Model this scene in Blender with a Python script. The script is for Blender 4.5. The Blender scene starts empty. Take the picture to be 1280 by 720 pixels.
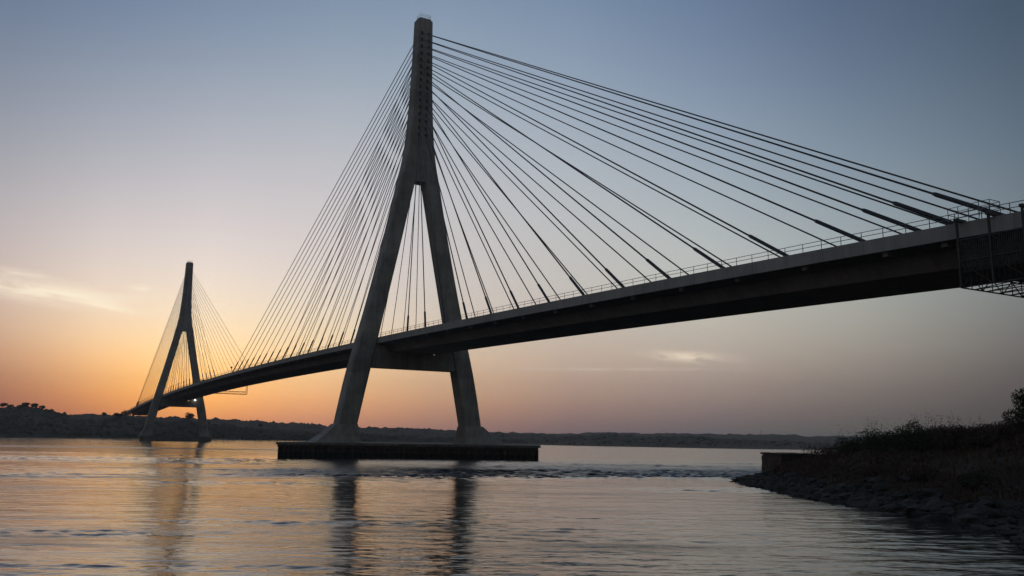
# Cable-stayed bridge over a river at dusk.  Metres, Z up, water at z = 0.
import bpy, bmesh, math, random
from mathutils import Vector, Matrix, noise as mnoise

R = math.radians
rnd = random.Random(11)
sc = bpy.context.scene
col = sc.collection

# ------------------------------------------------------------------ helpers
def new_obj(name, verts, faces, mat, parent=None, smooth=False, **props):
    me = bpy.data.meshes.new(name)
    me.from_pydata([tuple(v) for v in verts], [], faces)
    me.validate(); me.update()
    o = bpy.data.objects.new(name, me)
    if mat is not None:
        me.materials.append(mat)
    if smooth:
        me.polygons.foreach_set('use_smooth', [True] * len(me.polygons))
    col.objects.link(o)
    if parent is not None:
        o.parent = parent
    for k, v in props.items():
        o[k] = v
    return o

def empty(name, loc=(0, 0, 0), parent=None, **props):
    o = bpy.data.objects.new(name, None)
    o.location = loc
    o.empty_display_size = 2
    col.objects.link(o)
    if parent is not None:
        o.parent = parent
    for k, v in props.items():
        o[k] = v
    return o

class MB:
    """collects shapes for ONE mesh"""
    def __init__(s):
        s.v = []; s.f = []
    def add(s, vs, fs):
        b = len(s.v); s.v += [Vector(x) for x in vs]
        s.f += [tuple(i + b for i in f) for f in fs]
    def box(s, c, e1, e2, e3):
        """box from centre and three half-extent vectors"""
        c = Vector(c); e1 = Vector(e1); e2 = Vector(e2); e3 = Vector(e3)
        vs = [c + a * e1 + b * e2 + d * e3 for d in (-1, 1) for b in (-1, 1) for a in (-1, 1)]
        s.add(vs, [(0, 2, 3, 1), (4, 5, 7, 6), (0, 1, 5, 4), (2, 6, 7, 3), (0, 4, 6, 2), (1, 3, 7, 5)])
    def tube(s, a, b, r0, r1=None, n=6, cap=True):
        a = Vector(a); b = Vector(b); r1 = r0 if r1 is None else r1
        d = (b - a).normalized()
        x = d.orthogonal().normalized(); y = d.cross(x)
        vs = []
        for p, r in ((a, r0), (b, r1)):
            for i in range(n):
                t = 2 * math.pi * i / n
                vs.append(p + r * (math.cos(t) * x + math.sin(t) * y))
        fs = [(i, (i + 1) % n, n + (i + 1) % n, n + i) for i in range(n)]
        if cap:
            fs += [tuple(reversed(range(n))), tuple(range(n, 2 * n))]
        s.add(vs, fs)
    def loft(s, rings, close=True, caps=True):
        n = len(rings[0]); vs = [p for r in rings for p in r]; fs = []
        for k in range(len(rings) - 1):
            for i in range(n if close else n - 1):
                j = (i + 1) % n
                fs.append((k * n + i, k * n + j, (k + 1) * n + j, (k + 1) * n + i))
        if caps:
            fs.append(tuple(reversed(range(n))))
            fs.append(tuple(range((len(rings) - 1) * n, len(rings) * n)))
        s.add(vs, fs)
    def build(s, name, mat, parent=None, smooth=False, **props):
        return new_obj(name, s.v, s.f, mat, parent, smooth, **props)

def interp(tab, x):
    if x <= tab[0][0]:
        return tab[0][1]
    for (a, fa), (b, fb) in zip(tab, tab[1:]):
        if x <= b:
            return fa + (fb - fa) * (x - a) / (b - a)
    return tab[-1][1]

def sm_interp(tab, x):          # monotone-ish smooth interpolation
    n = len(tab)
    if x <= tab[0][0]: return tab[0][1]
    if x >= tab[-1][0]: return tab[-1][1]
    for i in range(n - 1):
        if x <= tab[i + 1][0]:
            x0, y0 = tab[i]; x1, y1 = tab[i + 1]
            def sl(k):
                a = max(0, k - 1); b = min(n - 1, k + 1)
                return (tab[b][1] - tab[a][1]) / (tab[b][0] - tab[a][0])
            h = x1 - x0; t = (x - x0) / h; m0, m1 = sl(i) * h, sl(i + 1) * h
            return ((2*t**3 - 3*t*t + 1) * y0 + (t**3 - 2*t*t + t) * m0
                    + (-2*t**3 + 3*t*t) * y1 + (t**3 - t*t) * m1)

def fbm(x, y, o=4, seed=0.0):
    a = 0; amp = 1
    for _ in range(o):
        a += amp * mnoise.noise((x + seed, y - seed * .7, seed))
        x *= 2.03; y *= 2.03; amp *= .5
    return a

# ------------------------------------------------------------------ camera
F_PX, PITCH, ROLL, HC = 1063.25, 0.174262, 0.013957, 4.1318
cam = bpy.data.cameras.new('camera')
cam.sensor_width = 36; cam.lens = F_PX / 1280 * 36
cam.clip_start = .1; cam.clip_end = 20000
co = bpy.data.objects.new('camera', cam); col.objects.link(co)
fwd = Vector((0, math.cos(PITCH), math.sin(PITCH)))
up0 = Vector((0, -math.sin(PITCH), math.cos(PITCH)))
x0 = Vector((1, 0, 0))
rx = math.cos(ROLL) * x0 + math.sin(ROLL) * up0
ry = -math.sin(ROLL) * x0 + math.cos(ROLL) * up0
co.matrix_world = Matrix(((rx.x, ry.x, -fwd.x, 0), (rx.y, ry.y, -fwd.y, 0), (rx.z, ry.z, -fwd.z, HC), (0, 0, 0, 1)))
sc.camera = co

def ray(u, v):
    a = (u - 640) / F_PX; b = (v - 360) / F_PX
    return fwd + a * rx - b * ry
def at_y(u, v, Y):              # the point Y metres away on a sight line
    d = ray(u, v); return Vector((0, 0, HC)) + d * (Y / d.y)

# ------------------------------------------------------------------ node helpers
def mat(name):
    m = bpy.data.materials.new(name); m.use_nodes = True
    nt = m.node_tree; b = nt.nodes['Principled BSDF']
    return m, nt, b
def nd(nt, t, **kw):
    n = nt.nodes.new(t)
    for k, v in kw.items():
        if k.startswith('i_'):
            n.inputs[k[2:].replace('_', ' ')].default_value = v
        else:
            setattr(n, k, v)
    return n
def lk(nt, a, b): nt.links.new(a, b)
def math_(nt, op, a, b=None, c=None):
    n = nt.nodes.new('ShaderNodeMath'); n.operation = op
    for i, x in enumerate((a, b, c)):
        if x is None: continue
        if isinstance(x, (int, float)): n.inputs[i].default_value = x
        else: nt.links.new(x, n.inputs[i])
    return n.outputs[0]
def ramp(nt, fac, stops, interp_='LINEAR'):
    n = nt.nodes.new('ShaderNodeValToRGB'); cr = n.color_ramp; cr.interpolation = interp_
    while len(cr.elements) < len(stops): cr.elements.new(.5)
    for e, (p, c) in zip(cr.elements, stops):
        e.position = p; e.color = (c[0], c[1], c[2], 1)
    if fac is not None: nt.links.new(fac, n.inputs['Fac'])
    return n.outputs['Color']
def maprange(nt, v, a, b, c=0., d=1., t='SMOOTHSTEP'):
    n = nt.nodes.new('ShaderNodeMapRange'); n.interpolation_type = t; n.clamp = True
    nt.links.new(v, n.inputs['Value'])
    for k, x in zip(('From Min', 'From Max', 'To Min', 'To Max'), (a, b, c, d)):
        n.inputs[k].default_value = x
    return n.outputs[0]
def noise_tex(nt, vec, scale, detail=4, rough=.55, dist=0.):
    n = nt.nodes.new('ShaderNodeTexNoise')
    n.inputs['Scale'].default_value = scale; n.inputs['Detail'].default_value = detail
    n.inputs['Roughness'].default_value = rough; n.inputs['Distortion'].default_value = dist
    if vec is not None: nt.links.new(vec, n.inputs['Vector'])
    return n.outputs['Fac']
def scaled(nt, vec, s, rot=(0, 0, 0), loc=(0, 0, 0)):
    n = nt.nodes.new('ShaderNodeMapping')
    n.inputs['Scale'].default_value = s; n.inputs['Rotation'].default_value = rot; n.inputs['Location'].default_value = loc
    nt.links.new(vec, n.inputs['Vector']); return n.outputs[0]

def mottled(name, c0, c1, scale=.4, rough=.8, streak=True, bump=.15, metallic=0.):
    m, nt, b = mat(name)
    tc = nd(nt, 'ShaderNodeTexCoord').outputs['Object']
    n1 = noise_tex(nt, tc, scale, 6, .6)
    f = n1
    if streak:
        n2 = noise_tex(nt, scaled(nt, tc, (1, 1, .06)), 1.6, 4, .6)
        n3 = noise_tex(nt, scaled(nt, tc, (1, 1, .5)), .12, 2, .5)
        f = math_(nt, 'ADD', math_(nt, 'MULTIPLY', n1, .4), math_(nt, 'ADD', math_(nt, 'MULTIPLY', n2, .35), math_(nt, 'MULTIPLY', n3, .25)))
    lk(nt, ramp(nt, f, [(.33, c0), (.67, c1)]), b.inputs['Base Color'])
    b.inputs['Roughness'].default_value = rough; b.inputs['Metallic'].default_value = metallic
    if bump:
        bp = nd(nt, 'ShaderNodeBump'); bp.inputs['Strength'].default_value = bump; bp.inputs['Distance'].default_value = .05
        lk(nt, noise_tex(nt, tc, 6, 4, .6), bp.inputs['Height']); lk(nt, bp.outputs[0], b.inputs['Normal'])
    return m

def lifts(m, step, axis_rot, ax, depth=.84, var=.22):
    """cast lifts: a joint line every `step` metres and a slightly different tone per lift"""
    nt = m.node_tree; b = nt.nodes['Principled BSDF']; lnk = b.inputs['Base Color'].links[0]; src = lnk.from_socket
    tc = nd(nt, 'ShaderNodeTexCoord').outputs['Object']
    v = scaled(nt, tc, (1, 1, 1), (0, 0, axis_rot)); sp = nd(nt, 'ShaderNodeSeparateXYZ'); lk(nt, v, sp.inputs[0])
    q = math_(nt, 'DIVIDE', sp.outputs[ax], step)
    joint = maprange(nt, math_(nt, 'ABSOLUTE', math_(nt, 'SUBTRACT', math_(nt, 'FRACT', q), .5)), .485, .497, 1, depth)
    wn = nd(nt, 'ShaderNodeTexWhiteNoise', noise_dimensions='1D'); lk(nt, math_(nt, 'FLOOR', q), wn.inputs['W'])
    f = math_(nt, 'MULTIPLY', joint, math_(nt, 'ADD', math_(nt, 'MULTIPLY', wn.outputs['Value'], var), 1 - var / 2))
    mx = nd(nt, 'ShaderNodeVectorMath', operation='SCALE'); lk(nt, src, mx.inputs[0]); lk(nt, f, mx.inputs['Scale'])
    lk(nt, mx.outputs[0], b.inputs['Base Color'])

M_conc = mottled('tower_concrete', (.17, .164, .14), (.50, .482, .43))
M_deck = mottled('deck_concrete', (.24, .233, .205), (.45, .435, .39))
M_fasc = mottled('parapet_concrete', (.30, .295, .265), (.54, .525, .48))
lifts(M_conc, 4.2, 0, 2)
lifts(M_deck, 8.65, -0.509768, 1, .8, .16)
lifts(M_fasc, 4.325, -0.509768, 1, .72, .14)
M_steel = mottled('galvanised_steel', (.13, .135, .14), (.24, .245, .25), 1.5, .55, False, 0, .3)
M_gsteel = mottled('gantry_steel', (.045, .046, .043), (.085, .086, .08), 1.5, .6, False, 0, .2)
M_cable = mottled('cable_sheath', (.09, .09, .095), (.14, .14, .145), .8, .5, False, 0)
M_tube = mottled('dark_tube', (.02, .026, .034), (.045, .052, .062), 1, .45, False, 0)
M_dark = mottled('recess_dark', (.05, .05, .047), (.10, .097, .09), 2, .8, False, 0)  # shade of niches and gantry bay put into the colour; also bearings, walkway
M_pile = mottled('tarred_timber', (.02, .018, .015), (.075, .065, .05), 1.2, .85, True, .3)
def tide_mark(m, top, colr):
    nt = m.node_tree; b = nt.nodes['Principled BSDF']; src = b.inputs['Base Color'].links[0].from_socket
    pos = nd(nt, 'ShaderNodeNewGeometry').outputs['Position']
    sp = nd(nt, 'ShaderNodeSeparateXYZ'); lk(nt, pos, sp.inputs[0])
    e = math_(nt, 'ADD', sp.outputs[2], math_(nt, 'MULTIPLY', math_(nt, 'SUBTRACT', noise_tex(nt, pos, .9, 4, .6), .5), .7))
    mx = nd(nt, 'ShaderNodeMix', data_type='RGBA'); lk(nt, maprange(nt, e, top - .12, top + .12), mx.inputs['Factor'])
    mx.inputs['A'].default_value = (*colr, 1); lk(nt, src, mx.inputs['B']); lk(nt, mx.outputs['Result'], b.inputs['Base Color'])
ntp = M_pile.node_tree; bp_ = ntp.nodes['Principled BSDF']; src_ = bp_.inputs['Base Color'].links[0].from_socket
oi = nd(ntp, 'ShaderNodeObjectInfo'); mxp = nd(ntp, 'ShaderNodeVectorMath', operation='SCALE')
lk(ntp, src_, mxp.inputs[0]); lk(ntp, maprange(ntp, oi.outputs['Random'], .0, 1., .4, 1.7, 'LINEAR'), mxp.inputs['Scale']); lk(ntp, mxp.outputs[0], bp_.inputs['Base Color'])
tide_mark(M_pile, .85, (.012, .016, .008))
M_slab = mottled('footing_concrete', (.10, .098, .09), (.22, .21, .19), .6, .85, False)
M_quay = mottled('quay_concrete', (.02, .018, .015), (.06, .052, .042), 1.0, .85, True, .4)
M_asph = mottled('asphalt', (.04, .04, .042), (.06, .06, .06), 2, .9, False)
M_bark = mottled('bark', (.045, .035, .025), (.10, .08, .06), 4, .9, True)
M_rock = mottled('wet_rock', (.016, .015, .013), (.05, .045, .039), 1.6, .8, False, .5)

def leaf_mat(name, a, b_):
    m, nt, b = mat(name)
    tc = nd(nt, 'ShaderNodeTexCoord').outputs['Object']
    f = noise_tex(nt, tc, 1.3, 4, .7)
    lk(nt, ramp(nt, f, [(.3, a), (.7, b_)]), b.inputs['Base Color'])
    b.inputs['Roughness'].default_value = .85
    return m
M_leaf = leaf_mat('evergreen_leaves', (.022, .036, .018), (.06, .078, .034))
M_leaf_dry = leaf_mat('dry_scrub_leaves', (.055, .038, .026), (.12, .08, .052))
M_grass = leaf_mat('dry_grass', (.06, .042, .026), (.13, .088, .054))

def hill_mat(name, a, b_, sc_):
    m, nt, b = mat(name)
    tc = nd(nt, 'ShaderNodeTexCoord').outputs['Object']
    n1 = noise_tex(nt, tc, sc_, 6, .65); n2 = noise_tex(nt, tc, sc_ * 9, 3, .6)
    f = math_(nt, 'ADD', math_(nt, 'MULTIPLY', n1, .65), math_(nt, 'MULTIPLY', n2, .35))
    lk(nt, ramp(nt, f, [(.36, a), (.64, b_)]), b.inputs['Base Color'])
    b.inputs['Roughness'].default_value = .95
    return m
M_hill = hill_mat('wooded_hill', (.025, .03, .016), (.085, .072, .045), .02)
M_bank = hill_mat('bank_soil', (.022, .018, .013), (.06, .047, .032), .3)

# ------------------------------------------------------------------ world: dusk sky, one colour table over azimuth and elevation
SUN_AZ = -21.3
AZ = [-180, -110, -70, -45, -32, -26, -20, -13, -5, 4, 13, 22, 32, 45, 70, 110]
EL = [-2, 0, 1, 2, 3, 4.5, 6, 8, 10.5, 13.5, 17, 21, 25, 30, 36, 45, 60, 75, 90]
TAB = [
 [(0.0742,0.06655,0.06557), (0.07098,0.06248,0.0601), (0.0748,0.06481,0.06079), (0.08184,0.07023,0.06437), (0.0903,0.0772,0.06933), (0.1036,0.08844,0.07823), (0.1155,0.09949,0.08781), (0.128,0.1127,0.101), (0.1372,0.1261,0.1171), (0.1403,0.1362,0.1338), (0.1353,0.1403,0.1472), (0.1234,0.1368,0.1535), (0.1099,0.1287,0.1522), (0.09503,0.117,0.1458), (0.08274,0.1066,0.1381), (0.07489,0.1002,0.1352), (0.08233,0.1129,0.1574), (0.1079,0.1478,0.2086), (0.1472,0.1988,0.28)],
 [(0.06487,0.05009,0.0632), (0.06006,0.04452,0.05623), (0.06263,0.04545,0.05592), (0.06955,0.05028,0.05933), (0.07897,0.05761,0.06514), (0.09515,0.07114,0.07611), (0.1112,0.08601,0.08863), (0.1292,0.1053,0.1062), (0.144,0.1259,0.1274), (0.1509,0.1432,0.1495), (0.1482,0.1531,0.1687), (0.1375,0.1541,0.1804), (0.1245,0.1486,0.1837), (0.1098,0.1392,0.1808), (0.09735,0.129,0.1751), (0.08878,0.1215,0.1715), (0.09358,0.1296,0.1879), (0.1138,0.1558,0.227), (0.144,0.1928,0.2784)],
 [(0.06473,0.07146,0.06369), (0.05076,0.05127,0.04564), (0.04751,0.04502,0.03992), (0.05136,0.04706,0.04144), (0.05964,0.05398,0.04728), (0.07696,0.07029,0.06092), (0.09662,0.09015,0.07763), (0.1208,0.1166,0.09998), (0.1415,0.1423,0.1233), (0.1517,0.1592,0.143), (0.15,0.1644,0.1577), (0.1397,0.16,0.1674), (0.1271,0.1515,0.1717), (0.1126,0.1399,0.1715), (0.09906,0.1281,0.1669), (0.08628,0.1159,0.1582), (0.07822,0.1085,0.1517), (0.07884,0.1105,0.1567), (0.08381,0.117,0.1684)],
 [(0.04982,0.02164,0.05716), (0.04446,0.01653,0.03296), (0.05305,0.01978,0.0299), (0.06988,0.02827,0.03576), (0.09346,0.04235,0.04865), (0.1356,0.07365,0.08028), (0.1766,0.1125,0.1219), (0.2155,0.1619,0.1764), (0.2309,0.2017,0.221), (0.214,0.2138,0.239), (0.175,0.1985,0.2369), (0.1315,0.1685,0.2274), (0.0991,0.1398,0.2178), (0.07318,0.1125,0.2065), (0.05613,0.09151,0.1934), (0.04542,0.07548,0.1754), (0.04293,0.06851,0.1552), (0.04633,0.07035,0.1465), (0.05087,0.07452,0.1447)],
 [(0.2018,0.06984,0.1355), (0.2429,0.07392,0.08334), (0.3485,0.1132,0.08299), (0.4736,0.1782,0.1052), (0.5908,0.263,0.147), (0.7098,0.3969,0.2408), (0.7503,0.4978,0.3496), (0.7221,0.5555,0.4643), (0.6296,0.5404,0.517), (0.4999,0.4713,0.4921), (0.3609,0.3792,0.4311), (0.2392,0.2866,0.3693), (0.1588,0.2155,0.322), (0.1009,0.155,0.2771), (0.06658,0.1122,0.2363), (0.04617,0.08142,0.1934), (0.03926,0.06597,0.1543), (0.04138,0.06476,0.1374), (0.04502,0.06696,0.1308)],
 [(0.3413,0.1225,0.1942), (0.4594,0.1454,0.1249), (0.6936,0.2357,0.1279), (0.9307,0.3689,0.1621), (1.105,0.521,0.2228), (1.203,0.7129,0.351), (1.159,0.8085,0.4888), (1.021,0.8103,0.6193), (0.8422,0.726,0.6632), (0.6579,0.6066,0.6153), (0.4764,0.4814,0.5297), (0.315,0.362,0.4455), (0.2055,0.2693,0.3801), (0.1256,0.1889,0.3168), (0.07842,0.1316,0.2598), (0.05062,0.09013,0.2021), (0.03976,0.06804,0.1522), (0.04026,0.06397,0.1312), (0.04272,0.06436,0.1224)],
 [(0.4262,0.1715,0.2408), (0.6134,0.215,0.1616), (0.9522,0.3521,0.1679), (1.26,0.537,0.2102), (1.442,0.7248,0.2808), (1.468,0.9177,0.4209), (1.337,0.9732,0.5613), (1.128,0.92,0.6857), (0.9243,0.8029,0.7238), (0.7436,0.6774,0.6767), (0.5633,0.5543,0.5932), (0.3861,0.4295,0.5054), (0.2551,0.3242,0.4311), (0.1544,0.2269,0.3543), (0.09334,0.1547,0.2828), (0.0569,0.1014,0.2108), (0.04138,0.07152,0.1505), (0.03976,0.064,0.1253), (0.04066,0.06219,0.1144)],
 [(0.3649,0.1822,0.2532), (0.5383,0.2265,0.1791), (0.8494,0.3601,0.1882), (1.125,0.5293,0.2309), (1.277,0.6892,0.2978), (1.278,0.8369,0.4208), (1.154,0.8685,0.5369), (0.984,0.8215,0.6384), (0.8409,0.741,0.6792), (0.7252,0.6638,0.6608), (0.5942,0.5814,0.6097), (0.4352,0.4772,0.5416), (0.2987,0.3724,0.4711), (0.1838,0.2647,0.3879), (0.1104,0.1795,0.305), (0.06494,0.1144,0.2201), (0.04406,0.07606,0.1497), (0.03977,0.06452,0.1204), (0.03881,0.06006,0.107)],
 [(0.2192,0.1499,0.2255), (0.3183,0.1752,0.1722), (0.5134,0.265,0.1863), (0.7047,0.3792,0.2264), (0.831,0.49,0.2831), (0.8798,0.6036,0.3797), (0.836,0.6476,0.4658), (0.7573,0.648,0.5437), (0.6917,0.6277,0.5889), (0.6387,0.6044,0.6014), (0.5583,0.5628,0.5875), (0.4327,0.4832,0.5459), (0.3093,0.3875,0.4862), (0.1968,0.2808,0.4042), (0.1207,0.1925,0.3168), (0.07151,0.1228,0.2259), (0.04709,0.07987,0.1505), (0.04054,0.06532,0.1183), (0.03762,0.05842,0.1025)],
 [(0.1254,0.1223,0.1848), (0.1753,0.133,0.1571), (0.2915,0.1928,0.1808), (0.4262,0.2739,0.2235), (0.5419,0.3606,0.2773), (0.6387,0.4684,0.3615), (0.6603,0.5338,0.4331), (0.6424,0.5712,0.4987), (0.6089,0.5811,0.5434), (0.5635,0.5684,0.5645), (0.4854,0.523,0.5585), (0.3727,0.4393,0.5202), (0.2684,0.3477,0.4611), (0.1758,0.2525,0.3814), (0.113,0.1767,0.3), (0.0713,0.1178,0.2182), (0.04939,0.08064,0.1506), (0.04212,0.06629,0.1196), (0.03782,0.05809,0.1023)],
 [(0.09275,0.1155,0.1442), (0.1212,0.1177,0.1343), (0.1994,0.1628,0.1634), (0.3013,0.2283,0.2079), (0.4048,0.3047,0.2615), (0.5226,0.4144,0.3438), (0.5805,0.496,0.4142), (0.5926,0.5536,0.4804), (0.5579,0.5652,0.5233), (0.4851,0.5274,0.5333), (0.3836,0.4482,0.5062), (0.275,0.3484,0.4474), (0.1935,0.2641,0.3812), (0.1293,0.1903,0.3086), (0.08874,0.1382,0.2453), (0.0628,0.1006,0.1887), (0.04957,0.0778,0.1445), (0.04431,0.06763,0.1215), (0.03971,0.05982,0.1056)],
 [(0.07791,0.1036,0.09879), (0.08907,0.09594,0.09355), (0.1322,0.1207,0.1138), (0.1912,0.1608,0.1456), (0.2572,0.2119,0.1853), (0.347,0.2951,0.2514), (0.4067,0.368,0.3148), (0.4353,0.4292,0.3813), (0.4118,0.4441,0.4261), (0.342,0.4011,0.4292), (0.2521,0.3199,0.3886), (0.1714,0.2346,0.3237), (0.1195,0.1735,0.2649), (0.08315,0.127,0.2117), (0.06236,0.09817,0.1734), (0.05115,0.08066,0.1461), (0.04818,0.07345,0.1305), (0.04661,0.06934,0.1206), (0.04272,0.06317,0.109)],
 [(0.05968,0.07235,0.05792), (0.05526,0.0577,0.05111), (0.06647,0.06163,0.05717), (0.08485,0.07438,0.06989), (0.1081,0.09386,0.08798), (0.1463,0.1318,0.1231), (0.1806,0.1727,0.163), (0.2089,0.2176,0.2131), (0.2114,0.242,0.2545), (0.1818,0.2282,0.2644), (0.136,0.1854,0.2385), (0.09457,0.1382,0.1952), (0.06894,0.1055,0.1591), (0.05203,0.08217,0.13), (0.04366,0.06947,0.113), (0.04178,0.0653,0.1068), (0.04656,0.06972,0.1132), (0.04886,0.07138,0.1163), (0.04645,0.06755,0.1112)],
 [(0.04362,0.04399,0.03739), (0.03289,0.03076,0.02977), (0.03088,0.02742,0.0287), (0.03347,0.02931,0.03182), (0.03914,0.03474,0.0381), (0.05173,0.04817,0.05248), (0.06685,0.06598,0.07155), (0.08553,0.09128,0.09992), (0.09849,0.1143,0.1296), (0.09637,0.1218,0.1455), (0.08139,0.1109,0.1405), (0.06354,0.09205,0.1225), (0.05121,0.07703,0.1058), (0.04291,0.06596,0.0926), (0.03948,0.06083,0.08658), (0.04095,0.06195,0.08934), (0.04796,0.07022,0.1041), (0.0516,0.07427,0.1137), (0.05044,0.0725,0.1138)],
 [(0.07278,0.06336,0.05883), (0.06278,0.05315,0.05114), (0.05925,0.04943,0.048), (0.06252,0.05199,0.04971), (0.07031,0.0587,0.05463), (0.08753,0.0742,0.06644), (0.1082,0.09356,0.08179), (0.1353,0.1206,0.1048), (0.1595,0.1484,0.1322), (0.1696,0.1666,0.1565), (0.1621,0.1693,0.1703), (0.1432,0.1592,0.1715), (0.1244,0.1454,0.1653), (0.106,0.1299,0.1552), (0.09149,0.1165,0.1454), (0.07999,0.1054,0.1378), (0.07417,0.1003,0.1377), (0.07486,0.102,0.1437), (0.0781,0.1063,0.1507)],
 [(0.06291,0.05679,0.05663), (0.05799,0.05133,0.05084), (0.05893,0.05197,0.0506), (0.06348,0.05571,0.05312), (0.0695,0.06106,0.05739), (0.07934,0.07051,0.06526), (0.08846,0.07999,0.07379), (0.09848,0.09203,0.08567), (0.1065,0.1041,0.1), (0.11,0.1142,0.1148), (0.108,0.1196,0.127), (0.101,0.1192,0.1335), (0.09256,0.1147,0.1343), (0.08283,0.1076,0.131), (0.075,0.1007,0.1272), (0.07093,0.09779,0.1279), (0.0804,0.112,0.1515), (0.1053,0.1453,0.2), (0.1418,0.1919,0.2648)]]
w = bpy.data.worlds.new('World'); sc.world = w; w.use_nodes = True
nt = w.node_tree
bg = nt.nodes['Background']
tc = nd(nt, 'ShaderNodeTexCoord').outputs['Generated']
sep = nd(nt, 'ShaderNodeSeparateXYZ'); lk(nt, tc, sep.inputs[0])
el = math_(nt, 'MULTIPLY', math_(nt, 'ARCSINE', sep.outputs['Z']), 180 / math.pi)
az = math_(nt, 'MULTIPLY', math_(nt, 'ARCTAN2', sep.outputs['X'], sep.outputs['Y']), 180 / math.pi)
# elevation is warped so that the low sky gets most of the ramp
def warp(e): return math.log(1 + max(e, 0) / 4.) / math.log(1 + 90 / 4.)
elw = math_(nt, 'DIVIDE', math_(nt, 'LOGARITHM', math_(nt, 'ADD', math_(nt, 'DIVIDE', math_(nt, 'MAXIMUM', el, 0.), 4.), 1.), math.e), math.log(1 + 90 / 4.))
cols = []
for k, a in enumerate(AZ):
    cols.append(ramp(nt, elw, [(warp(e), [q / 4 for q in c]) for e, c in zip(EL, TAB[k]) if e >= 0], 'B_SPLINE'))
acc = cols[0]
seq = list(zip(AZ[1:], cols[1:])) + [(180, cols[0])]
pa = AZ[0]
for a, c in seq:
    mx = nd(nt, 'ShaderNodeMix', data_type='RGBA'); lk(nt, maprange(nt, az, pa, a, t='LINEAR'), mx.inputs['Factor'])
    lk(nt, acc, mx.inputs['A']); lk(nt, c, mx.inputs['B']); acc = mx.outputs['Result']; pa = a
# thin cirrus, fixed in the sky
cmb = nd(nt, 'ShaderNodeCombineXYZ'); lk(nt, az, cmb.inputs[0]); lk(nt, el, cmb.inputs[1])
def cloud(acc, a0, e0, sa, se, tilt, colr, amt, seed, stretch=(.22, 1.3), thr=(.42, .66)):
    mp = scaled(nt, cmb.outputs[0], (1, 1, 1), (0, 0, 0), (-a0, -e0, 0))
    ro = scaled(nt, mp, (1, 1, 1), (0, 0, R(tilt)))
    s2 = nd(nt, 'ShaderNodeSeparateXYZ'); lk(nt, ro, s2.inputs[0])
    u = math_(nt, 'DIVIDE', s2.outputs[0], sa); v_ = math_(nt, 'DIVIDE', s2.outputs[1], se)
    g = math_(nt, 'ADD', math_(nt, 'MULTIPLY', u, u), math_(nt, 'MULTIPLY', v_, v_))
    g = math_(nt, 'EXPONENT', math_(nt, 'MULTIPLY', g, -1.))
    ns = noise_tex(nt, scaled(nt, ro, (stretch[0], stretch[1], 1), (0, 0, 0), (seed, seed * 2.3, 0)), 1., 6, .62, .5)
    f = math_(nt, 'MULTIPLY', math_(nt, 'MULTIPLY', maprange(nt, ns, thr[0], thr[1]), g), amt)
    mx = nd(nt, 'ShaderNodeMix', data_type='RGBA'); lk(nt, f, mx.inputs['Factor'])
    lk(nt, acc, mx.inputs['A']); mx.inputs['B'].default_value = (*[q / 4 for q in colr], 1)
    return mx.outputs['Result']
acc = cloud(acc, -28.4, 8.05, 4.4, .55, 3, (1.15, .99, .76), 1.0, 3.1, (.28, 1.5), (.30, .58))
acc = cloud(acc, -25.6, 7.55, 1.9, .18, 7, (1.2, 1.0, .74), 1., 8.4, (.3, 1.8), (.30, .55))
acc = cloud(acc, -30.2, 9.0, 1.9, .26, 5, (1.0, .85, .68), .9, 4.4, (.4, 1.8), (.34, .6))
acc = cloud(acc, -23.8, 8.8, .55, .15, 0, (1.15, .98, .75), .9, 5.0, (.5, 2.), (.2, .5))
acc = cloud(acc, 11.9, 5.4, 2.3, .30, 4, (.95, .80, .62), 1., 1.7, (.4, 1.5), (.30, .55))
acc = cloud(acc, 6.0, 4.6, 6.5, .12, 0, (.70, .57, .47), .85, 6.6, (.3, 2.), (.36, .56))
# after-glow where the sun has just gone down
ga = math_(nt, 'DIVIDE', math_(nt, 'SUBTRACT', az, SUN_AZ), 5.5); ge = math_(nt, 'DIVIDE', math_(nt, 'SUBTRACT', el, 2.6), 2.6)
gg = math_(nt, 'EXPONENT', math_(nt, 'MULTIPLY', math_(nt, 'ADD', math_(nt, 'MULTIPLY', ga, ga), math_(nt, 'MULTIPLY', ge, ge)), -1.))
gs = nd(nt, 'ShaderNodeVectorMath', operation='SCALE'); gs.inputs[0].default_value = (.075, .034, -.012); lk(nt, gg, gs.inputs['Scale'])
gadd = nd(nt, 'ShaderNodeVectorMath', operation='ADD'); lk(nt, acc, gadd.inputs[0]); lk(nt, gs.outputs[0], gadd.inputs[1]); acc = gadd.outputs[0]

lk(nt, acc, bg.inputs['Color'])
bg.inputs['Strength'].default_value = 4.0

sun = bpy.data.lights.new('sun', 'SUN'); sun.energy = .02; sun.angle = R(1); sun.color = (1, .62, .33)
so = bpy.data.objects.new('sun', sun); col.objects.link(so)
sd = Vector((math.sin(R(SUN_AZ)) * math.cos(R(.5)), math.cos(R(SUN_AZ)) * math.cos(R(.5)), math.sin(R(.5))))
so.rotation_euler = sd.to_track_quat('Z', 'Y').to_euler()

# ------------------------------------------------------------------ water
m_water, nt, b = mat('river_water')
b.inputs['Base Color'].default_value = (.012, .016, .017, 1)
b.inputs['Roughness'].default_value = .04; b.inputs['IOR'].default_value = 1.333
tc = nd(nt, 'ShaderNodeTexCoord').outputs['Object']
# ruffled patches and current lines lie across the stream; between them the water is glassy
patch = noise_tex(nt, scaled(nt, tc, (.012, .05, 1), (0, 0, R(4))), 1., 5, .62, .6)
patch2 = noise_tex(nt, scaled(nt, tc, (.05, .28, 1), (0, 0, R(-3)), (7, 3, 0)), 1., 4, .6, .4)
pm = maprange(nt, math_(nt, 'ADD', math_(nt, 'MULTIPLY', patch, .55), math_(nt, 'MULTIPLY', patch2, .45)), .50, .66)
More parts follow.
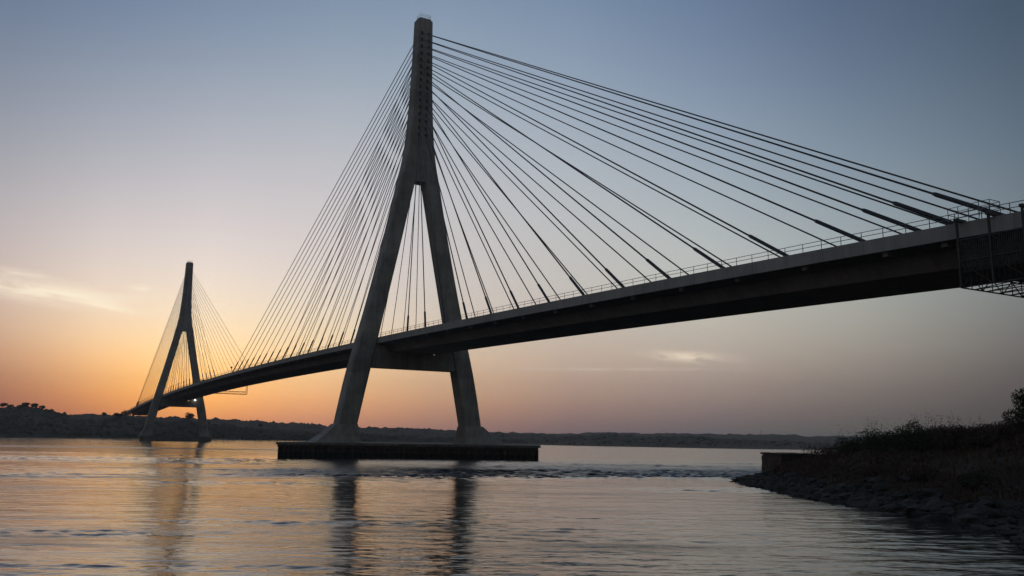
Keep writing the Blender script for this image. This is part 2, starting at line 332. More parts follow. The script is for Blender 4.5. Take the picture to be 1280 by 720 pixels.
# the tide line upstream of the fender: a band of broken water about 100 m out
sx = nd(nt, 'ShaderNodeSeparateXYZ'); lk(nt, tc, sx.inputs[0])
wob = math_(nt, 'MULTIPLY', math_(nt, 'SUBTRACT', noise_tex(nt, scaled(nt, tc, (.03, .0, 1)), 1., 4, .6), .5), 16.)
yy = math_(nt, 'ADD', math_(nt, 'SUBTRACT', sx.outputs[1], math_(nt, 'ADD', math_(nt, 'MULTIPLY', sx.outputs[0], .22), 99.)), wob)
band = math_(nt, 'MULTIPLY', maprange(nt, yy, -7, -3.5), maprange(nt, yy, 14, 60, 1, .45))
band = math_(nt, 'MULTIPLY', band, maprange(nt, sx.outputs[0], -42, -16))
yl = math_(nt, 'ADD', math_(nt, 'SUBTRACT', sx.outputs[1], 236.), math_(nt, 'MULTIPLY', wob, .8))
band2 = math_(nt, 'MULTIPLY', math_(nt, 'MULTIPLY', maprange(nt, yl, -14, -5), maprange(nt, yl, 6, 22, 1, 0)), maprange(nt, sx.outputs[0], -30, -60))
ruff = math_(nt, 'MAXIMUM', math_(nt, 'MAXIMUM', pm, band), band2)
big = noise_tex(nt, scaled(nt, tc, (.10, .50, 1), (0, 0, R(5))), 1., 4, .55, .3)
mid = noise_tex(nt, scaled(nt, tc, (.35, 1.4, 1), (0, 0, R(-6))), 1., 4, .6, .3)
fine = noise_tex(nt, scaled(nt, tc, (1.6, 3.6, 1), (0, 0, R(8))), 1., 3, .6)
h = math_(nt, 'ADD', math_(nt, 'MULTIPLY', big, 0.05), math_(nt, 'MULTIPLY', mid, 0.035))
h = math_(nt, 'ADD', h, math_(nt, 'MULTIPLY', fine, math_(nt, 'ADD', math_(nt, 'MULTIPLY', ruff, 0.03), 0.006)))
lk(nt, math_(nt, 'ADD', math_(nt, 'MULTIPLY', ruff, 0.25), 0.06), b.inputs['Roughness'])
bp = nd(nt, 'ShaderNodeBump'); bp.inputs['Strength'].default_value = 1; bp.inputs['Distance'].default_value = 1.
lk(nt, h, bp.inputs['Height']); lk(nt, bp.outputs[0], b.inputs['Normal'])
S = 1690
def chop(x, y):
    """height of the wavelets: low in the glassy water, steep in the ruffled current lines"""
    c = 99 + .22 * x + 7 * mnoise.noise((x * .03, 4.1, 0)) + 2.5 * mnoise.noise((x * .13, 8.1, 0))
    d = y - c
    bnd = max(0., min(1., (d + 8) / 2.5)) * max(.22, min(1., (28 - d) / 18)) * max(.12, min(1., (x + 34) / 26))
    bnd *= max(.40, .72 + .6 * mnoise.noise((x * .09, y * .16, 2)))
    st = mnoise.noise((x * .034 + .12 * y * .03, y * .15, 5.5)) + .55 * mnoise.noise((x * .11, y * .5, 9.5))
    stk = max(0., min(1., (st - .12) / .6)) ** 1.3
    far = max(0., min(1., (y - 118) / 30)) * max(0., min(1., (150 - y) / 10)) * max(0., min(1., (-x - 25) / 20))
    near = max(0., min(1., (58 - y) / 24)) * max(0., min(1., (x + 12) / 16))
    amp = (.012 + .36 * bnd + .10 * stk + .16 * far + .022 * near) * (1 + .5 * mnoise.noise((x * .05, y * .11, 11)))
    wv = mnoise.noise((x * .42, y * .95, 0)) + .6 * mnoise.noise((x * .95 + 3, y * 1.9, 1.5)) + .35 * mnoise.noise((x * 2.1, y * 3.3, 4))
    swell = .022 * mnoise.noise((x * .06, y * .21, 7)) + .010 * mnoise.noise((x * .18, y * .55, 3))
    return amp * wv + swell
rows = [20.]
while rows[-1] < 190: rows.append(rows[-1] + max(.10, rows[-1] * .0032))
CN = 420
wvx = []; wfc = []
for y in rows:
    fade = max(0., min(1., (188 - y) / 25)) * max(0., min(1., (y - 20) / 2))
    for i in range(CN + 1):
        x = (-.72 + 1.36 * i / CN) * y
        wvx.append((x, y, chop(x, y) * fade * min(1, i / 4, (CN - i) / 4)))
for j in range(len(rows) - 1):
    for i in range(CN):
        a = j * (CN + 1) + i; wfc.append((a, a + 1, a + CN + 2, a + CN + 1))
ya, yb_ = rows[0], rows[-1]
nw = len(wvx)
wvx += [(-S, -60, 0), (S, -60, 0), (S, 1840, 0), (-S, 1840, 0)]
A0, A1 = 0, CN; B0 = (len(rows) - 1) * (CN + 1); B1 = B0 + CN

wfc.append(tuple([nw, nw + 1] + list(range(A1, A0 - 1, -1))))
wfc.append(tuple([nw + 2, nw + 3] + list(range(B0, B1 + 1))))
wfc.append(tuple([nw + 3, nw] + [j * (CN + 1) for j in range(len(rows))]))
wfc.append(tuple([nw + 1, nw + 2] + [j * (CN + 1) + CN for j in range(len(rows) - 1, -1, -1)]))
new_obj('river_water', wvx, wfc, m_water, None, True, kind='structure')
new_obj('river_bed', [(-S, -60, -3), (S, -60, -3), (S, 1840, -3), (-S, 1840, -3)], [(0, 1, 2, 3)], M_bank, kind='structure')

# ------------------------------------------------------------------ bridge frame: t along the deck (near tower = 0), n across it (away from us), z up
TH = 0.509768
P0 = Vector((-20.9783, 180.2489, 0))
U = Vector((-math.sin(TH), math.cos(TH), 0)); N = Vector((math.cos(TH), math.sin(TH), 0)); Z = Vector((0, 0, 1))
SPAN = 324.
def B(t, n, z): return P0 + U * t + N * n + Z * z
def zdeck(t):
    q = (t - 162) / 162; return 24.198 + 1.4648 * (1 - q * q)

bridge = empty('cable_stayed_bridge', (0, 0, 0), category='bridge',
               label='grey concrete cable-stayed road bridge with two A-shaped towers crossing the river')

# deck ------------------------------------------------------------
T0, T1 = -152., 505.
ts = [T0 + i * (T1 - T0) / 260 for i in range(261)]
prof = [(-8.2, -.85), (-8.2, -1.08), (-5.7, -1.42), (-4.7, -2.78), (4.7, -2.78), (5.7, -1.42), (8.2, -1.08), (8.2, -.85)]
m = MB(); m.loft([[B(t, n, zdeck(t) + dz) for n, dz in prof] for t in ts])
deck = m.build('deck', M_deck, bridge)
m = MB(); m.loft([[B(t, n, zdeck(t) + dz) for n, dz in ((-7.2, -.846), (-7.2, -.80), (7.2, -.80), (7.2, -.846))] for t in ts])
m.build('road_surface', M_asph, deck)
for s in (-1, 1):
    m = MB(); m.loft([[B(t, s * n, zdeck(t) + dz) for n, dz in ((8.203, -1.2), (8.5, -1.2), (8.5, 0), (8.25, 0), (8.203, -.3))] for t in ts])
    m.build('parapet', M_fasc, deck)
    m = MB()
    for k in range(len(ts) - 1):
        a, c = ts[k], ts[k + 1]
        for dz in (.42, .8):
            m.tube(B(a, s * 8.36, zdeck(a) + dz), B(c, s * 8.36, zdeck(c) + dz), .032, n=4, cap=False)
    t = T0
    while t < T1:
        m.tube(B(t, s * 8.36, zdeck(t) - .01), B(t, s * 8.36, zdeck(t) + .8), .035, n=4)
        t += 2.15
    m.build('railing', M_steel, deck)

# towers -----------------------------------------------------------
OUT = [(2.6, 16.8), (6, 16.1), (12, 15.0), (18, 13.75), (30, 10.75), (42, 8.0), (54, 5.5), (58.9, 4.6), (62, 3.9), (66, 3.25), (72, 2.7), (80, 2.25), (88, 2.0), (97.4, 1.78)]
INN = [(2.6, 12.6), (6, 12.0), (18, 9.55), (30, 7.05), (42, 4.55), (58.9, 1.15)]
THK = [(2.6, 1.75), (30, 1.6), (59, 1.5), (97.4, 1.4)]
def octagon(t0, n0, n1, z, th, c):
    pts = [(-th + c, n0), (th - c, n0), (th, n0 + c), (th, n1 - c), (th - c, n1), (-th + c, n1), (-th, n1 - c), (-th, n0 + c)]
    return [B(t0 + a, b_, z) for a, b_ in pts]
STAY_Z = [69.6 + 1.6 * i for i in range(16)]
def tower(t0, flare=1.):
    zs = [58.9 + .1] + [60 + 1.5 * i for i in range(25)] + [97.0]
    m = MB()
    m.loft([octagon(t0, -sm_interp(OUT, z), sm_interp(OUT, z), z, interp(THK, z), .32) for z in zs])
    # stepped cap
    m.loft([octagon(t0, -1.6, 1.5, 97.003, 1.25, .1), octagon(t0, -1.3, 1.4, 97.45, 1.15, .1)])
    shaft = m.build('tower', M_conc, bridge)
    for s in (-1, 1):
        m = MB(); rings = []
        for z in [2.6, 4, 6, 9, 12, 15, 18, 24, 30, 36, 42, 48, 54, 57, 58.99]:
            a, c = sm_interp(INN, z), sm_interp(OUT, z)
            n0, n1 = (a, c) if s > 0 else (-c, -a)
            rings.append(octagon(t0, n0, n1, z, interp(THK, z), .32))
        m.loft(rings); leg = m.build('leg', M_conc, shaft)
        # flared skirt where the leg meets the footing
        m = MB()
        def sk(z, gi, go, gt):
            a, c = sm_interp(INN, z) - gi * flare, sm_interp(OUT, z) + go * flare
            n0, n1 = (a, c) if s > 0 else (-c, -a)
            return octagon(t0, n0, n1, z, interp(THK, z) + gt * flare, .12)
        m.loft([sk(2.4, 1.2, 4.6, 1.5), sk(4.2, .6, 2.4, .8), sk(6.4, .06, .35, .06)])
        m.build('leg_skirt', M_conc, shaft)
    # crossbeam under the deck
    m = MB()
    m.loft([[B(t0 + a, n, z) for a, z in ((-1.35, 18.0), (1.35, 18.0), (1.35, 21.3), (-1.35, 21.3))] for n in (-12.2, -4, 4, 12.2)])
    m.build('crossbeam', M_conc, shaft)
    for s in (-1, 1):         # bearing plinths
        m = MB(); m.box(B(t0, s * 3.6, 21.36), U * .7, N * .6, Z * .057); m.build('bearing', M_dark, shaft)
        m = MB(); m.loft([[B(t0 + a, s * n, z) for n, z in ((5.6, 21.29), (10.2, 21.29), (9.6, 22.85), (6.3, 22.62))] for a in (-1.2, 1.2)])
        m.build('beam_corbel', M_conc, shaft)
    for z in STAY_Z:  # proud dark boxes stand in for the shaded niches where the stays enter
        for s in (-1, 1):
            for q in (-1, 1):
                m = MB(); m.box(B(t0 + q * (interp(THK, z) + .02), s * .82, z), U * .10, N * .24, Z * .36)
                m.build('niche_shade_box', M_dark, shaft)
    # ladder cage line up the middle of the river faces
    m = MB()
    for q in (-1.0, 1.0):
        for i in range(6):
            n = -1.2 + 2.5 * i / 5
            m.tube(B(t0 + q, n, 97.43), B(t0 + q, n, 98.4), .028, n=4)
        for z in (97.95, 98.4):
            m.tube(B(t0 + q, -1.2, z), B(t0 + q, 1.3, z), .024, n=4)
    for n in (-1.2, 1.3):
        for z in (97.95, 98.4):
            m.tube(B(t0 - 1.0, n, z), B(t0 + 1.0, n, z), .024, n=4)
    m.build('railing', M_steel, shaft)
    return shaft
tower(0.); tower(SPAN, .3)

# stays -------------------------------------------------------------
def stay_shapes(t0, dirn, tl, i, s):
    a = B(t0 + dirn * 1.42, s * .82, STAY_Z[i])
    c = B(tl, s * 8.0, zdeck(tl) - .5)
    d = (a - c).normalized()
    L = 3.6 / d.z
    e = c + d * L
    return a, c, d, e
TM = [17.45 + 8.638 * i for i in range(16)]
TS = [16.43 + 8.693 * i for i in range(13)] + [126.1, 129.2, 132.9]
stays = []
for t0, dirn, tl in ((0., 1, TM), (0., -1, TS), (SPAN, -1, TM), (SPAN, 1, TS)):
    for s in (-1, 1):
        for i in range(16):
            stays.append((t0, dirn, t0 + dirn * tl[i], i, s))
rest = [q for q in stays if q[0] == SPAN and q[1] == 1 and (q[4] == 1 or q[3] < 12)]      # 28 that show smallest
for q in stays:
    if q in rest: continue
    a, c, d, e = stay_shapes(*q)
    rc = .10 if q[0] == 0 and q[1] < 0 else (.084 if q[0] == 0 else .074)
    m = MB(); m.tube(c, a, rc, n=6)
    st = m.build('stay_cable', M_cable, bridge, True)
    m = MB(); m.tube(c - d * .3, e, .19, n=8); m.tube(e, e + d * .35, .19, .11, n=8)
    m.build('guard_tube', M_tube, st)
    m = MB(); m.box(B(q[2] - (d.dot(U)) * 1.1, q[4] * 7.75, zdeck(q[2]) - 1.33), U * .26, N * .22, Z * .26)
    m.build('anchor_block', M_deck, st)
m = MB()
for q in rest:
    a, c, d, e = stay_shapes(*q)
    m.tube(c, a, .08, n=5); m.tube(c - d * .3, e, .155, n=6)
m.build('stay_cables', M_cable, bridge, True, kind='stuff')

# fender platform round the near tower's feet ---------------------------
FY = 167.0
fend = empty('fender_platform', (-20.5, FY + 14, 0), category='platform',
             label='long dark fender platform of close-set piles around the feet of the nearer tower')
bpy.context.view_layer.update()
iv = Matrix.Translation(-fend.location)
def under(mb, name, mt, root, **k):
    inv = Matrix.Translation(-root.location)
    mb.v = [inv @ v for v in mb.v]
    return mb.build(name, mt, root, **k)
x0_, x1_, yb = -44.7, 5.4, FY + 31
m = MB(); m.box(((x0_ + x1_) / 2 + .1, FY + 15.4, 2.48), ((x1_ - x0_) / 2 + .45, 0, 0), (0, 15.8, 0), (0, 0, .22))
under(m, 'platform_slab', M_slab, fend)
m = MB(); m.box(((x0_ + x1_) / 2, FY + .05, 2.04), ((x1_ - x0_) / 2 + .1, 0, 0), (0, .22, 0), (0, 0, .215))
under(m, 'waling_beam', M_pile, fend)
m = MB(); m.box(((x0_ + x1_) / 2, FY + 15.4, .3), ((x1_ - x0_) / 2 - .25, 0, 0), (0, 14.9, 0), (0, 0, 1.95))
under(m, 'pile_wall', M_pile, fend)
k = 0; x = x0_ + .2
while x < x1_ - .1:
    m = MB(); lean = rnd.uniform(-.05, .05); top = 1.82
    m.tube((x, FY + .12, -1.5), (x + lean, FY + .12 + rnd.uniform(-.04, .04), top), .2 + rnd.uniform(-.03, .03), n=7)
    under(m, 'pile', M_pile, fend); x += 1.0 + rnd.uniform(-.16, .16)
for yq in range(1, 15):
    for xx in (x1_, ):
        m = MB(); m.tube((xx + .02, FY + yq * 2.1, -1.5), (xx + .02, FY + yq * 2.1, 1.82), .2, n=7)
        under(m, 'pile', M_pile, fend)

# footing of the farther tower
ft = MB(); c = B(SPAN, 0, .7); ft.box(c, U * 3.5, N * 17.8, Z * 1.75)
ft.build('tower_footing', M_slab, None, category='footing', label='low concrete footing in the water under the legs of the farther tower')

# inspection gantries ---------------------------------------------------
def gantry(tc_, label, z_near, half, full):
    zt = zdeck(tc_)
    root = empty('inspection_gantry', B(tc_, 0, zt - 5), category='gantry', label=label, group='inspection gantries slung under the deck')
    w2 = half
    def lat(mb, t, zlo, zhi, na, nb, step=1.25, r=.06):
        mb.tube(B(t, na, zlo), B(t, nb, zlo), r, n=5); mb.tube(B(t, na, zhi), B(t, nb, zhi), r, n=5)
        k = int((nb - na) / step); fl = True
        for i in range(k):
            a_, b_ = na + (nb - na) * i / k, na + (nb - na) * (i + 1) / k
            mb.tube(B(t, a_, zlo if fl else zhi), B(t, b_, zhi if fl else zlo), r * .7, n=4); fl = not fl
            mb.tube(B(t, a_, zlo), B(t, a_, zhi), r * .6, n=4)
    zlo, zhi = z_near, z_near + 1.1
    m = MB()
    for q in (-w2, w2):
        lat(m, tc_ + q, zlo, zhi, -9.2, 9.2)
    for i in range(13):
        n = -9.2 + 18.4 * i / 12
        m.tube(B(tc_ - w2, n, zlo), B(tc_ + w2, n, zlo), .05, n=4)
        if i < 12:
            m.tube(B(tc_ - w2, n, zlo), B(tc_ + w2, n + 18.4 / 12, zlo), .04, n=4)
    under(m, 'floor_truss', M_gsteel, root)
    m = MB(); m.box(B(tc_ - w2 * .5, 0, zlo + .1), U * .35, N * 9.0, Z * .025); under(m, 'walkway', M_dark, root)
    for s in (-1, 1):
        for q in ((-w2, 0, w2) if full else (-w2, w2)):
            m = MB(); m.box(B(tc_ + q, s * 9.2, (zlo + zt + .2) / 2), U * .075, N * .075, Z * ((zt + .2 - zlo) / 2))
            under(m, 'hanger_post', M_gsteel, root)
        m = MB()
        for z in (zlo + 2.0, zlo + 3.6):
            m.tube(B(tc_ - w2, s * 9.2, z), B(tc_ + w2, s * 9.2, z), .06, n=5)
        if full:
            for q0, q1 in ((-w2, 0), (0, w2)):
                for za, zb in ((zlo, zlo + 2.0), (zlo + 2.0, zlo + 3.6)):
                    m.tube(B(tc_ + q0, s * 9.2, za), B(tc_ + q1, s * 9.2, zb), .035, n=4)
            for i in range(1, 12):
                m.tube(B(tc_ - w2 + 2 * w2 * i / 12, s * 9.2, zlo + .3), B(tc_ - w2 + 2 * w2 * i / 12, s * 9.2, zlo + 2.0), .018, n=4)
        under(m, 'side_brace', M_gsteel, root)
        if full:  # added dark slats standing in for the shade between the posts
            m = MB(); k = int(2 * w2 / .16)
            for i in range(k + 1):
                t = tc_ - w2 + 2 * w2 * i / k
                m.box(B(t, s * 8.95, (zlo + 1.2 + zt - 1.35) / 2), U * .042, N * .02, Z * ((zt - 1.35 - zlo - 1.2) / 2))
            for z in (zlo + 1.2, (zlo + zt) / 2, zt - 1.4):
                m.box(B(tc_, s * 8.9, z), U * w2, N * .025, Z * .05)
            under(m, 'shade_slats', M_dark, root)
        # trolley that rides on the parapet with its railing cage
        for q in ((-w2, 0, w2) if full else (-w2, w2)):
            m = MB(); m.box(B(tc_ + q, s * 8.75, zt + .14), U * .14, N * .62, Z * .11); under(m, 'parapet_clamp', M_gsteel, root)
        if full:
            m = MB()
            ta, tb = tc_ - .2, tc_ + w2 + .6
            for i in range(5):
                t = ta + (tb - ta) * i / 4
                for n in (7.95, 9.25):
                    m.tube(B(t, s * n, zt + .1), B(t, s * n, zt + 1.15), .028, n=4)
            for z in (zt + .65, zt + 1.15):
                for n in (7.95, 9.25):
                    m.tube(B(ta, s * n, z), B(tb, s * n, z), .026, n=4)
                for t in (ta, tb):
                    m.tube(B(t, s * 7.95, z), B(t, s * 9.25, z), .026, n=4)
            under(m, 'cage_rail', M_steel, root)
    return root
gantry(-131.5, 'steel inspection gantry hung under the near end of the deck at the right edge', 15.75, 2.5, True)
gantry(201.0, 'small steel inspection gantry hung under the deck beside the farther tower', 20.5, 1.25, False)

# round sign on the near parapet at mid span
sg = empty('round_sign', B(146, -8.37, zdeck(146)), category='sign', label='small round dark sign on a post above the middle of the deck')
m = MB(); m.tube((0, 0, -.02), (0, 0, 1.55), .05, n=6); m.build('post', M_steel, sg)
m = MB(); m.tube(U * -.03 + Z * 1.75, U * .03 + Z * 1.75, .38, n=20); m.build('sign_disc', M_tube, sg)

# lit lamp under the far deck
m_glow, ntg, bg_ = mat('lamp_glow')
bg_.inputs['Emission Color'].default_value = (1, .95, .85, 1); bg_.inputs['Emission Strength'].default_value = 6
lp = empty('navigation_lamp', B(SPAN - 2.2, 8.1, 21.85), category='lamp', label='small lit white lamp under the deck at the farther tower')
bm = bmesh.new(); bmesh.ops.create_uvsphere(bm, u_segments=14, v_segments=8, radius=.36)
me = bpy.data.meshes.new('lens'); bm.to_mesh(me); bm.free(); me.materials.append(m_glow)
lo = bpy.data.objects.new('lens', me); col.objects.link(lo); lo.parent = lp
m = MB(); m.tube((0, 0, .3), (0, 0, .62), .28, .2, n=10); m.tube((0, 0, .6), (0, 0, 1.6), .05, n=6); m.build('lamp_hood', M_tube, lp)

# ------------------------------------------------------------------ terrain
def strip(name, sil, d_front, d_ridge, d_back, mt, lump, lscale, step, rows, seed, bulge=.75):
    """a ridge of real depth: shore at d_front, crest at d_ridge, falling away behind"""
    us = []; u = sil[0][0]
    while u <= sil[-1][0]:
        us.append(u); u += step
    verts = []; faces = []
    nb = rows // 3
    for u in us:
        v = sm_interp(sil, u)
        top = at_y(u, v, interp(d_ridge, u))
        df, db = interp(d_front, u), interp(d_back, u); dr = interp(d_ridge, u)
        x_over = top.x / top.y
        zt = max(top.z, .3)
        for j in range(rows + nb + 1):
            if j <= rows:
                f = j / rows; Y = df + (dr - df) * f
                z = -.6 + (zt + .6) * (f ** bulge if bulge else f)
            else:
                f = (j - rows) / nb; Y = dr + (db - dr) * f
                z = zt * (1 - f * f) - .6 * f
            x = x_over * Y
            k = min(1, max(0, z) / 2.5)
            q = fbm(x / lscale, Y / lscale, 4, seed)
            q2 = abs(mnoise.noise((x / lscale * 2.7 + seed, Y / lscale * 2.7, 3)))
            z += k * lump * (q * .8 + q2 * 1.0 - .55)
            verts.append((x, Y, z))
    n = rows + nb + 1
    for i in range(len(us) - 1):
        for j in range(n - 1):
            a = i * n + j
            faces.append((a, a + n, a + n + 1, a + 1))
    return new_obj(name, verts, faces, mt, None, True, kind='structure')

strip('far_bank', [(-260, 500), (-100, 505), (0, 509), (20, 508), (45, 508.5), (62, 512), (78, 516.5), (90, 521), (115, 523.5), (145, 520), (160, 519), (175, 522), (200, 527), (230, 524), (256, 528), (300, 532), (340, 536), (400, 540), (470, 543), (560, 546.5), (640, 550), (690, 553)],
      [(-260, 500), (0, 545), (190, 610), (340, 620), (690, 520)], [(-260, 640), (200, 720), (690, 600)], [(-260, 800), (700, 760)], M_hill, 3.4, 9., 1.7, 34, 3.1)
strip('hills', [(-400, 512), (-100, 516), (80, 517.5), (110, 517), (130, 516.5), (150, 516.5), (175, 520), (205, 521.5), (240, 521.5), (258, 523), (300, 524), (340, 526.5), (385, 528.5), (420, 532.5), (470, 534.5), (520, 534.5), (560, 537.5), (620, 540.5), (700, 545), (780, 551)],
      [(-400, 780), (800, 760)], [(-400, 980), (800, 980)], [(-400, 1200), (800, 1200)], M_hill, 3.2, 11., 2.2, 22, 8.4)
strip('hills', [(360, 540), (480, 537.5), (560, 537.5), (600, 539), (640, 540.5), (680, 541.5), (715, 541.5), (745, 540), (770, 540), (800, 541.5), (850, 541), (900, 542.3), (950, 542.5), (985, 543), (1010, 544.8), (1040, 544), (1070, 546), (1120, 547.5), (1400, 550)],
      [(300, 1150), (1600, 1150)], [(300, 1480), (1600, 1480)], [(300, 1750), (1600, 1750)], M_hill, 2.4, 22., 1.7, 18, 5.2)
strip('far_bank', [(560, 553.5), (620, 551), (660, 548), (700, 546), (735, 543.3), (760, 541.8), (790, 544.5), (830, 545), (870, 545), (910, 548), (960, 550), (1010, 553), (1065, 554), (1200, 556), (1400, 559)],
      [(560, 520), (680, 490), (950, 415), (1100, 400), (1500, 380)], [(560, 640), (700, 700), (1500, 620)], [(560, 800), (1500, 800)], M_hill, 1.9, 14., 1.7, 30, 9.9, 1.15)

# woodland that covers the far shore and hills (uncountable crowns)
def woodland(sil, d_a, d_b, n, r0, r1, seed, gz):
    rng = random.Random(seed)
    ic = bmesh.new(); bmesh.ops.create_icosphere(ic, subdivisions=2, radius=1)
    vv = [v.co.copy() for v in ic.verts]; ff = [tuple(v.index for v in f.verts) for f in ic.faces]; ic.free()
    mb = MB()
    for k in range(n):
        u = rng.uniform(sil[0][0], sil[-1][0]); f = rng.uniform(.04, 1.0) ** .8
        da, db = interp(d_a, u), interp(d_b, u)
        Y = da + (db - da) * f
        top = at_y(u, sm_interp(sil, u), db)
        z = -.6 + (max(top.z, .3) + .6) * f ** gz
        if z < .8: continue
        r = rng.uniform(r0, r1) * (.7 + .5 * (mnoise.noise((u * .02, f * 3, seed)) + .4))
        x = top.x / top.y * Y; sd_ = rng.uniform(0, 90); hz = rng.uniform(.6, 1.1)
        mb.add([(x + p.x * r * g, Y + p.y * r * g, z - r * .25 + p.z * r * hz * g) for p, g in ((p, 1 + .55 * mnoise.noise(p * 2.1 + Vector((sd_, 0, 0)))) for p in vv)], ff)
    return mb.build('woodland', M_leaf, None, kind='stuff')
SIL_A = [(-260, 502), (-100, 507), (0, 511), (20, 510), (45, 510.5), (62, 514), (78, 518.5), (90, 523), (115, 525.5), (145, 522), (160, 521), (175, 524), (200, 529), (230, 526), (256, 530), (300, 534), (340, 538), (400, 542), (470, 545)]
woodland(SIL_A, [(-260, 500), (0, 545), (190, 610), (340, 620), (690, 520)], [(-260, 640), (200, 720), (690, 600)], 2300, .7, 1.9, 3, .75)
woodland([(-300, 516), (80, 519.5), (150, 518.5), (205, 523), (258, 524.5), (340, 528), (385, 530), (420, 534), (520, 536), (620, 542), (700, 546.5)], [(-400, 900), (800, 900)], [(-400, 980), (800, 980)], 1600, .9, 2.0, 6, .75)
woodland([(560, 540), (640, 541.5), (680, 542.5), (745, 541), (770, 541), (850, 542), (950, 543.5), (1010, 545.5), (1070, 547), (1300, 550)], [(300, 1350), (1600, 1350)], [(300, 1480), (1600, 1480)], 420, .7, 1.3, 8, .75)
woodland([(620, 552), (660, 549), (700, 547), (735, 544.3), (760, 542.8), (790, 545.5), (870, 546), (910, 549), (960, 551), (1065, 555), (1200, 557)], [(560, 520), (680, 490), (950, 415), (1100, 400), (1500, 380)], [(560, 640), (700, 700), (1500, 620)], 520, .5, 1.1, 9, 1.15)

# near bank on the right ----------------------------------------------------
SHX = [(-60, 8), (-20, 4), (0, 6), (12, 10), (22, 16.2), (30, 18.7), (34, 20.1), (40, 22.5), (48, 24.3), (55, 23.4), (67, 22.6), (78, 22.8), (88, 23.6), (92, 24.4), (96, 27), (100, 30.5), (106, 37), (116, 47), (140, 66), (170, 84), (220, 112), (300, 150), (420, 205)]
def bank_z(x, y):
    d = x - sm_interp(SHX, y)
    if d < 0: return -1.2 + .0 * d + max(-1.5, d * .25) + 1.0
    a = interp([(0, .0), (2.5, .6), (5, 1.5), (8, 2.9), (12, 4.3), (18, 5.1), (30, 5.7), (80, 6.5), (200, 9)], d)
    bflat = interp([(0, .02), (6, .35), (12, .9), (20, 2.4), (30, 4.2), (80, 6)], d)   # the muddy beach close by
    k = min(1, max(0, (y - 42) / 14)); k = k * k * (3 - 2 * k)
    z = bflat * (1 - k) + a * k
    if y > 80:
        kk = min(1, (y - 80) / 18); z = z * (1 - kk) + interp([(0, -.2), (3, .5), (8, 1.7), (20, 2.8), (80, 5.0)], d) * kk
    z += min(1, d / 4) * (fbm(x / 5, y / 5, 4, 2.2) * .45) + .10 * fbm(x * .9, y * .9, 3, 7.)
    return z
verts = []; faces = []
ys = [-60 + i * 3 for i in range(24)] + [12 + i * .55 for i in range(190)] + [117 + i * 5 for i in range(61)]
ds = [-4, -2, -1, -.4] + [i * .4 for i in range(46)] + [18.6 + i * 1.6 for i in range(25)] + [62, 75, 95, 130, 180, 260]
for y in ys:
    s0 = sm_interp(SHX, y)
    for d in ds:
        jx = .35 * mnoise.noise((d * .7, y * .7, 5)) if -1 < d < 17 else 0
        x = s0 + d + jx
        verts.append((x, y, bank_z(x, y)))
n = len(ds)
for i in range(len(ys) - 1):
    for j in range(n - 1):
        a = i * n + j; faces.append((a, a + 1, a + n + 1, a + n))
new_obj('near_bank', verts, faces, M_bank, None, True, kind='structure')

# concrete quay block at the point
def rough_block(c, hx, hy, hz, amp, seed, cuts=11):
    bm = bmesh.new(); bmesh.ops.create_cube(bm, size=2)
    bmesh.ops.subdivide_edges(bm, edges=bm.edges[:], cuts=cuts, use_grid_fill=True)
    vs = []
    for v in bm.verts:
        p = Vector((v.co.x * hx, v.co.y * hy, v.co.z * hz))
        k = sum(abs(abs(q) - 1) < 1e-4 for q in v.co)          # worn corners and edges
        g = Vector((mnoise.noise(p * .9 + Vector((seed, 0, 0))), mnoise.noise(p * .9 + Vector((0, seed, 0))), mnoise.noise(p * .9 + Vector((0, 0, seed))))) * amp
        g += Vector((mnoise.noise(p * 3.1), mnoise.noise(p * 3.1 + Vector((9, 0, 0))), mnoise.noise(p * 3.1 + Vector((0, 9, 0))))) * amp * .5
        if k > 1: p *= 1 - .012 * (k - 1) * (1 + 2 * abs(mnoise.noise(p * 2)))
        vs.append(Vector(c) + p + g)
    fs = [tuple(v.index for v in f.verts) for f in bm.faces]; bm.free()
    return vs, fs
qz = empty('quay_wall', (32.75, 102, 0), category='wall', label='square concrete quay wall at the tip of the near bank')
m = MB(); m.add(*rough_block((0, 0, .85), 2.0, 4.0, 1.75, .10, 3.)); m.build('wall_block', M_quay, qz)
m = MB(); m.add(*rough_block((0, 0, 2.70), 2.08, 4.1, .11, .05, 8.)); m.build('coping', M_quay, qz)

# rocks along the waterline (uncountable)
m = MB()
ico = bmesh.new(); bmesh.ops.create_icosphere(ico, subdivisions=2, radius=1)
iv_ = [v.co.copy() for v in ico.verts]; ifc = [tuple(v.index for v in f.verts) for f in ico.faces]; ico.free()
for k in range(2000):
    y = rnd.uniform(46, 104) if k < 1750 else rnd.uniform(30, 48)
    d = abs(rnd.gauss(0, 2.0)) - .7 if y > 46 else rnd.uniform(-.2, 5)
    x = sm_interp(SHX, y) + d
    r = min(.62, .08 + rnd.expovariate(6.5)) * (1 if y > 46 else .45)
    sx_, sy_, sz_ = r * rnd.uniform(.8, 1.5), r * rnd.uniform(.8, 1.4), r * rnd.uniform(.45, .8)
    sd_ = rnd.uniform(0, 99); an = rnd.uniform(0, 6.28); ca, sa = math.cos(an), math.sin(an)
    z = bank_z(x, y) + sz_ * .2
    vs = []
    for p in iv_:
        g = 1 + .75 * mnoise.noise(p * 1.1 + Vector((sd_, 0, 0)))
        px_, py_ = p.x * sx_ * g, p.y * sy_ * g
        vs.append((x + ca * px_ - sa * py_, y + sa * px_ + ca * py_, z + p.z * sz_ * g))
    m.add(vs, ifc)
m.build('shore_rocks', M_rock, None, kind='stuff')

